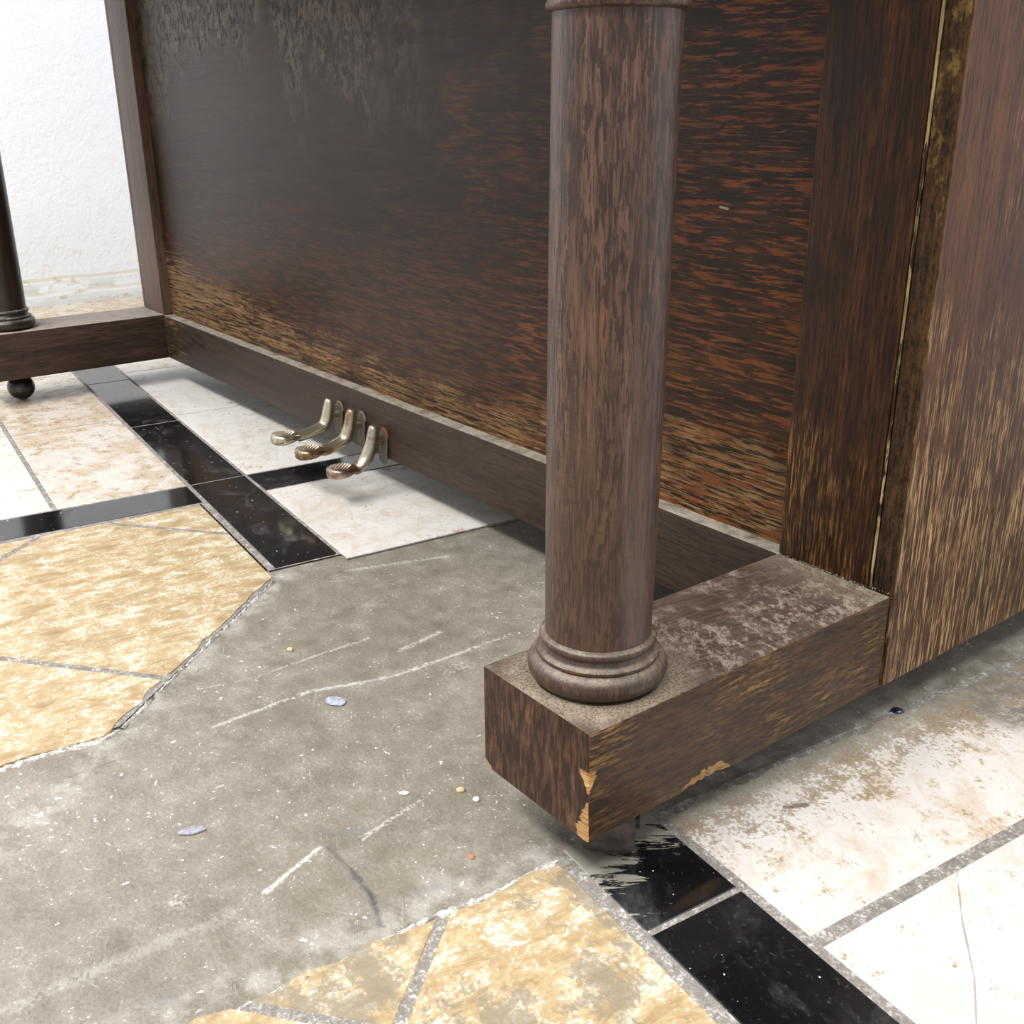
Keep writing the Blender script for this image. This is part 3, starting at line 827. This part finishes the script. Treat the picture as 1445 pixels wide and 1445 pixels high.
# unseen above the frame, added to shade the lower panel: key bed, key slip, fall, upper panel and lid, as an upright of this kind has
box_obj('key_bed', (-W_ - .0, 0.0, 0.0, 0.62, 0.670, 0.712), M_CASE, piano, .002)
box_obj('key_slip', (-W_ + .03, -0.03, 0.002, 0.020, 0.7115, 0.760), M_CASE, piano, .002)
box_obj('key_cheek', (-0.030, 0.0, 0.002, L_ + .02, 0.7115, 0.800), M_CASE, piano, .004)
box_obj('key_cheek', (-W_, -W_ + 0.030, 0.002, L_ + .02, 0.7115, 0.800), M_CASE, piano, .004)
box_obj('fall_board', (-W_ + .031, -0.031, 0.022, L_ + .03, 0.764, 0.778), M_CASE, piano, .003)
box_obj('upper_panel', (-W_ + .018, -0.018, L_ + .03, L_ + .05, 0.780, 1.20), M_CASE, piano, .002)
box_obj('lid', (-W_ - .02, 0.02, L_ + .0, 0.67, 1.2005, 1.225), M_CASE, piano, .003)
for cx in (-BW / 2, -W_ + BW / 2):
    box_obj('leg_block', (cx - .046, cx + .046, .008, .098, Z1 + .410, 0.6705), M_CASE, piano, .002)

# --- dust and lint caught where the case meets the toe block
gd = G('grey_lint'); dn = gd.noise(gd.map((500, 500, 500)), 1, 3)
M_LINT = gd.done(gd.mix(gd.ss(dn, .4, .6), (168, 154, 134), (204, 192, 172)), 0.95, 0.05)
bm = bmesh.new()
rng = random.Random(3)
for k in range(240):
    x = -BW + .002 + rng.random() ** 1.0 * (BW - .004)
    y = (L_ if x < -.0215 else L_ + .004) - abs(rng.gauss(0, .0016))
    z = Z1 + abs(rng.gauss(0, .0003)) + .0002
    if rng.random() < .35: y -= abs(rng.gauss(0, .004)); 
    a = rng.uniform(0, 6.28); l = rng.uniform(.0006, .0022); t = .00013
    d = Vector((math.cos(a), math.sin(a), rng.uniform(-.1, .7))) * l
    p = Vector((x, y - .0006, z)); s = Vector((-math.sin(a), math.cos(a), 0)) * t; h = Vector((0, 0, t))
    v1, v2, v3, v4 = (bm.verts.new(q) for q in (p + s, p - s, p + h, p + d))
    for f in ((v1, v2, v4), (v2, v3, v4), (v3, v1, v4)): bm.faces.new(f)
mark(finish(bm, 'lint', M_LINT, piano, None), kind='stuff')

# --- three pedals
def brass(name, a, b, amount):
    g = G(name)
    n = g.noise(g.map((38, 38, 38)), 1, 5, .6); c = g.noise(g.map((300, 300, 300)), 1, 3)
    f = g.ss(n + (c - .5) * .25, .62 - amount, .78 - amount)
    col = g.mix(f, a, b)
    return g, col, f
PM = []
for nm, a, b, amt in (('nickel_brass', (196, 188, 164), (150, 130, 98), .02), ('brown_brass', (186, 174, 150), (134, 106, 80), .16), ('copper_brass', (182, 170, 154), (132, 106, 90), .20)):
    g, col, f = brass(nm, a, b, amt)
    g.bump(g.noise(g.map((260, 260, 260)), 1, 3), .12, .001)
    PM.append(g.done(col, 0.30 + f * .12, 0.5, 0.95))
M_TREAD = G('rubbed_brass_tread').done((128, 118, 100), .42, .5, .9)
gp = G('steel_guard'); M_GUARD = gp.done((98, 90, 76), .5, .4, .5)
M_FELT = plain('faded_red_felt', (138, 80, 74), .95, .1)
M_FELT_GREY = plain('greyed_felt', (140, 124, 112), .95, .1)
M_SLOT = plain('slot_shadow_wood', (20, 14, 10), .8, .2)

def pedal(x, ztop, ytip, ztip, mat):
    """a goose neck out of the rail that dips and runs forward to a round treaded foot"""
    yb = L_ + .004
    K = [  # y, z, half width, half height
        (L_ - .0128, ztop + .0010, .0014, .0014), (L_ - .0130, ztop + .0004, .0040, .0040), (L_ - .0136, ztop - .0022, .0064, .0060),
        (L_ - .0148, ztop - .0085, .0076, .0070), (L_ - .0170, ztop - .0180, .0082, .0076), (L_ - .0202, ztop - .0275, .0090, .0078),
        (L_ - .0285, (ztop - .026) * .35 + (ztip - .004) * .65, .0095, .0074), (ytip + .038, ztip - .0045, .0098, .0064), (ytip + .030, ztip - .0030, .0112, .0056),
        (ytip + .021, ztip - .0025, .0152, .0062), (ytip + .011, ztip - .0025, .0168, .0066), (ytip + .005, ztip - .0028, .0142, .0064), (ytip + .0012, ztip - .0034, .0090, .0056), (ytip, ztip - .0040, .0040, .0040)]
    # smooth the control line
    P = []
    for i in range(len(K) - 1):
        p0 = K[max(i - 1, 0)]; p1 = K[i]; p2 = K[i + 1]; p3 = K[min(i + 2, len(K) - 1)]
        for s in range(4):
            t = s / 4
            P.append([0.5 * (2 * p1[j] + (p2[j] - p0[j]) * t + (2 * p0[j] - 5 * p1[j] + 4 * p2[j] - p3[j]) * t * t + (3 * p1[j] - p0[j] - 3 * p2[j] + p3[j]) * t ** 3) for j in range(4)])
    P.append(list(K[-1]))
    bm = bmesh.new(); rings = []; n = 24
    for i, (y, z, hw, hh) in enumerate(P):
        a = P[max(i - 1, 0)]; b = P[min(i + 1, len(P) - 1)]
        t = Vector((0, b[0] - a[0], b[1] - a[1])).normalized()
        up = Vector((1, 0, 0)).cross(t).normalized()
        if y < ytip + .034: t = Vector((0, -1, 0)); up = Vector((0, 0, 1))
        if up.dot(Vector((0, -.3, 1))) < 0: up = -up
        pad = max(0.0, min(1.0, (ytip + .034 - y) / .012))
        ring = []
        for k in range(n):
            an = 2 * math.pi * k / n
            e = 1.0 - 0.45 * pad                        # the foot is flatter, with a squarer rim
            cx_, sy_ = math.cos(an), math.sin(an)
            cx_ = math.copysign(abs(cx_) ** e, cx_); sy_ = math.copysign(abs(sy_) ** e, sy_)
            ring.append(bm.verts.new(Vector((x, y, z)) + Vector((1, 0, 0)) * hw * cx_ + up * hh * sy_))
        rings.append(ring)
    for a, b in zip(rings, rings[1:]):
        for k in range(n): bm.faces.new((a[k], a[(k + 1) % n], b[(k + 1) % n], b[k]))
    bm.faces.new(rings[0]); bm.faces.new(list(reversed(rings[-1])))
    lathe(bm, [(.0046, 0), (.0046, .030)], (x, L_ + .012, ztop - .021), 16, Matrix.Rotation(math.pi / 2, 3, 'X'))   # shank into the rail
    o = finish(bm, 'pedal', mat, piano, 60)
    # diamond tread: small pyramids cast on the foot
    bm = bmesh.new(); st = .0025
    for a in range(-12, 13):
        for c in range(-12, 13):
            if (a + c) % 2: continue
            dx, dy = a * st, c * st
            q = (dx / .0150) ** 2 + (dy / .0140) ** 2
            if q > .92: continue
            zt = ztip - .0026 + .0064 * (1 - (abs(dx) / .0168) ** 3.2) ** .45 - (.0016 if dy < -.009 else 0) * ((-dy - .009) / .005)
            cxx, cyy = x + dx, ytip + .0155 + dy; hf = st * .96; hgt = .0012
            base_ = [bm.verts.new((cxx + ox * hf, cyy + oy * hf, zt - .0012)) for ox, oy in ((1, 0), (0, 1), (-1, 0), (0, -1))]
            tip_ = bm.verts.new((cxx, cyy, zt + .0009))
            for k in range(4): bm.faces.new((base_[k], base_[(k + 1) % 4], tip_))
            bm.faces.new(list(reversed(base_)))
    finish(bm, 'tread', M_TREAD, o, 20)
    # thin metal guard plate in the slot of the rail, hanging a little below it, and a shred of felt over it
    bm = bmesh.new()
    ns = 10
    outl = [(-.006, -.046), (-.006, -.014)] + [(.003 + .009 * math.cos(math.radians(180 - 180 * k / ns)), -.014 + .009 * math.sin(math.radians(180 - 180 * k / ns))) for k in range(1, ns)] + [(.012, -.014), (.0125, -.044), (.008, -.050)]
    f_ = [bm.verts.new((x + a, L_ - .0022 - max(0, -.030 - b) * .18, ztop + b)) for a, b in outl]
    k_ = [bm.verts.new((x + a, L_ - .0010 - max(0, -.030 - b) * .18, ztop + b)) for a, b in outl]
    bm.faces.new(f_); bm.faces.new(list(reversed(k_)))
    for i in range(len(f_)):
        j = (i + 1) % len(f_); bm.faces.new((f_[j], f_[i], k_[i], k_[j]))
    finish(bm, 'guard_plate', M_GUARD, o, 30)
    bm = bmesh.new(); rows = []
    for k in range(9):
        an = math.radians(120 - 125 * k / 8); rows.append([])
        for rr, dy in ((.0088, -.0026), (.0104, -.0030), (.0104, -.0012), (.0088, -.0012)):
            rows[-1].append(bm.verts.new((x + .003 + rr * math.cos(an), L_ + dy, ztop - .014 + rr * math.sin(an))))
    for a, b in zip(rows, rows[1:]):
        for k in range(4): bm.faces.new((a[k], a[(k + 1) % 4], b[(k + 1) % 4], b[k]))
    bm.faces.new(rows[0]); bm.faces.new(list(reversed(rows[-1])))
    finish(bm, 'felt_shred', M_FELT if mat is PM[2] else M_FELT_GREY, o, 40)
    return o
DB = BASE - .04
pedal(-0.818, 0.0945 + DB, 0.195, 0.0580 + DB, PM[0])
pedal(-0.761, 0.0930 + DB, 0.199, 0.0520 + DB, PM[1])
pedal(-0.708, 0.0835 + DB, 0.213, 0.0385 + DB, PM[2])

# ------------------------------------------------------------------ bits lying on the floor
def pebble(name, x, y, rx, ry, rz, mat, label, cat, z=-0.0025, rot=0.0, seed=0):
    bm = bmesh.new()
    bmesh.ops.create_icosphere(bm, subdivisions=3, radius=1)
    for v in bm.verts:
        k = 1 + .16 * mnoise.noise(v.co * 1.6 + Vector((seed, 0, 0))) + .06 * mnoise.noise(v.co * 4 + Vector((0, seed, 0)))
        v.co = Vector((v.co.x * rx * k, v.co.y * ry * k, (max(v.co.z, -.6) * k + .6) * rz))
    o = finish(bm, name, mat, None, 60)
    px, py = fp(x, y)
    o.location = (px, py, z); o.rotation_euler = (0, 0, rot)
    return mark(o, label, cat)
def stone(name, a, b, rough=.7):
    g = G(name); n = g.noise(g.map((400, 400, 400)), 1, 4, .7)
    g.bump(n, .5, .001)
    return g.done(g.mix(g.ss(n, .4, .62), a, b), rough, .4)
pebble('flat_stone', -0.2987, -0.007, .0095, .0062, .0016, stone('blue_grey_stone', (128, 134, 150), (172, 176, 188)), 'flat blue-grey stone chip lying on the bare grey concrete', 'stone', rot=.5, seed=1)
STONE2 = pebble('flat_stone', -0.2194, -0.1607, .0092, .0042, .0014, stone('lilac_grey_stone', (124, 122, 130), (158, 156, 164)), 'narrow lilac-grey stone sliver on open concrete away from the piano', 'stone', rot=1.2, seed=8)
STONE2.location.xy = (-0.2194, -0.1607)
pebble('pebble', -0.4015, 0.0042, .0034, .0026, .0016, stone('ochre_stone', (188, 152, 96), (214, 190, 142)), 'small ochre pebble on the concrete close to the yellow tile edge', 'pebble', rot=.2, seed=2)
pebble('pebble', -0.138, 0.0041, .0034, .0026, .0017, stone('tan_stone', (184, 160, 116), (206, 190, 152)), 'small rounded tan pebble on the concrete beside the near toe block', 'pebble', rot=1.0, seed=3)
pebble('plaster_crumb', -0.1225, 0.0065, .0026, .0024, .0016, stone('cream_crumb', (214, 206, 190), (232, 228, 218)), 'cream plaster crumb between the tan pebble and the toe block', 'crumb', rot=.3, seed=4)
pebble('plaster_crumb', -0.1600, -0.0290, .0036, .0020, .0012, stone('white_crumb', (206, 204, 198), (228, 226, 222)), 'flat white plaster crumb on open concrete in front of the toe block', 'crumb', rot=.9, seed=5)
pebble('brick_crumb', -0.0762, -0.031, .0026, .0019, .0010, stone('orange_crumb', (168, 104, 72), (190, 130, 96)), 'tiny orange brick crumb on the concrete near the yellow tiles', 'crumb', rot=.1, seed=6)
gb = G('dark_glass'); M_BEADG = gb.done((26, 30, 52), .06, .7)
pebble('glass_bead', -0.0066, 0.3338, .0056, .0046, .0030, M_BEADG, 'shiny dark blue glass bead by the broken tile edge under the piano side', 'bead', rot=.4, seed=.1)
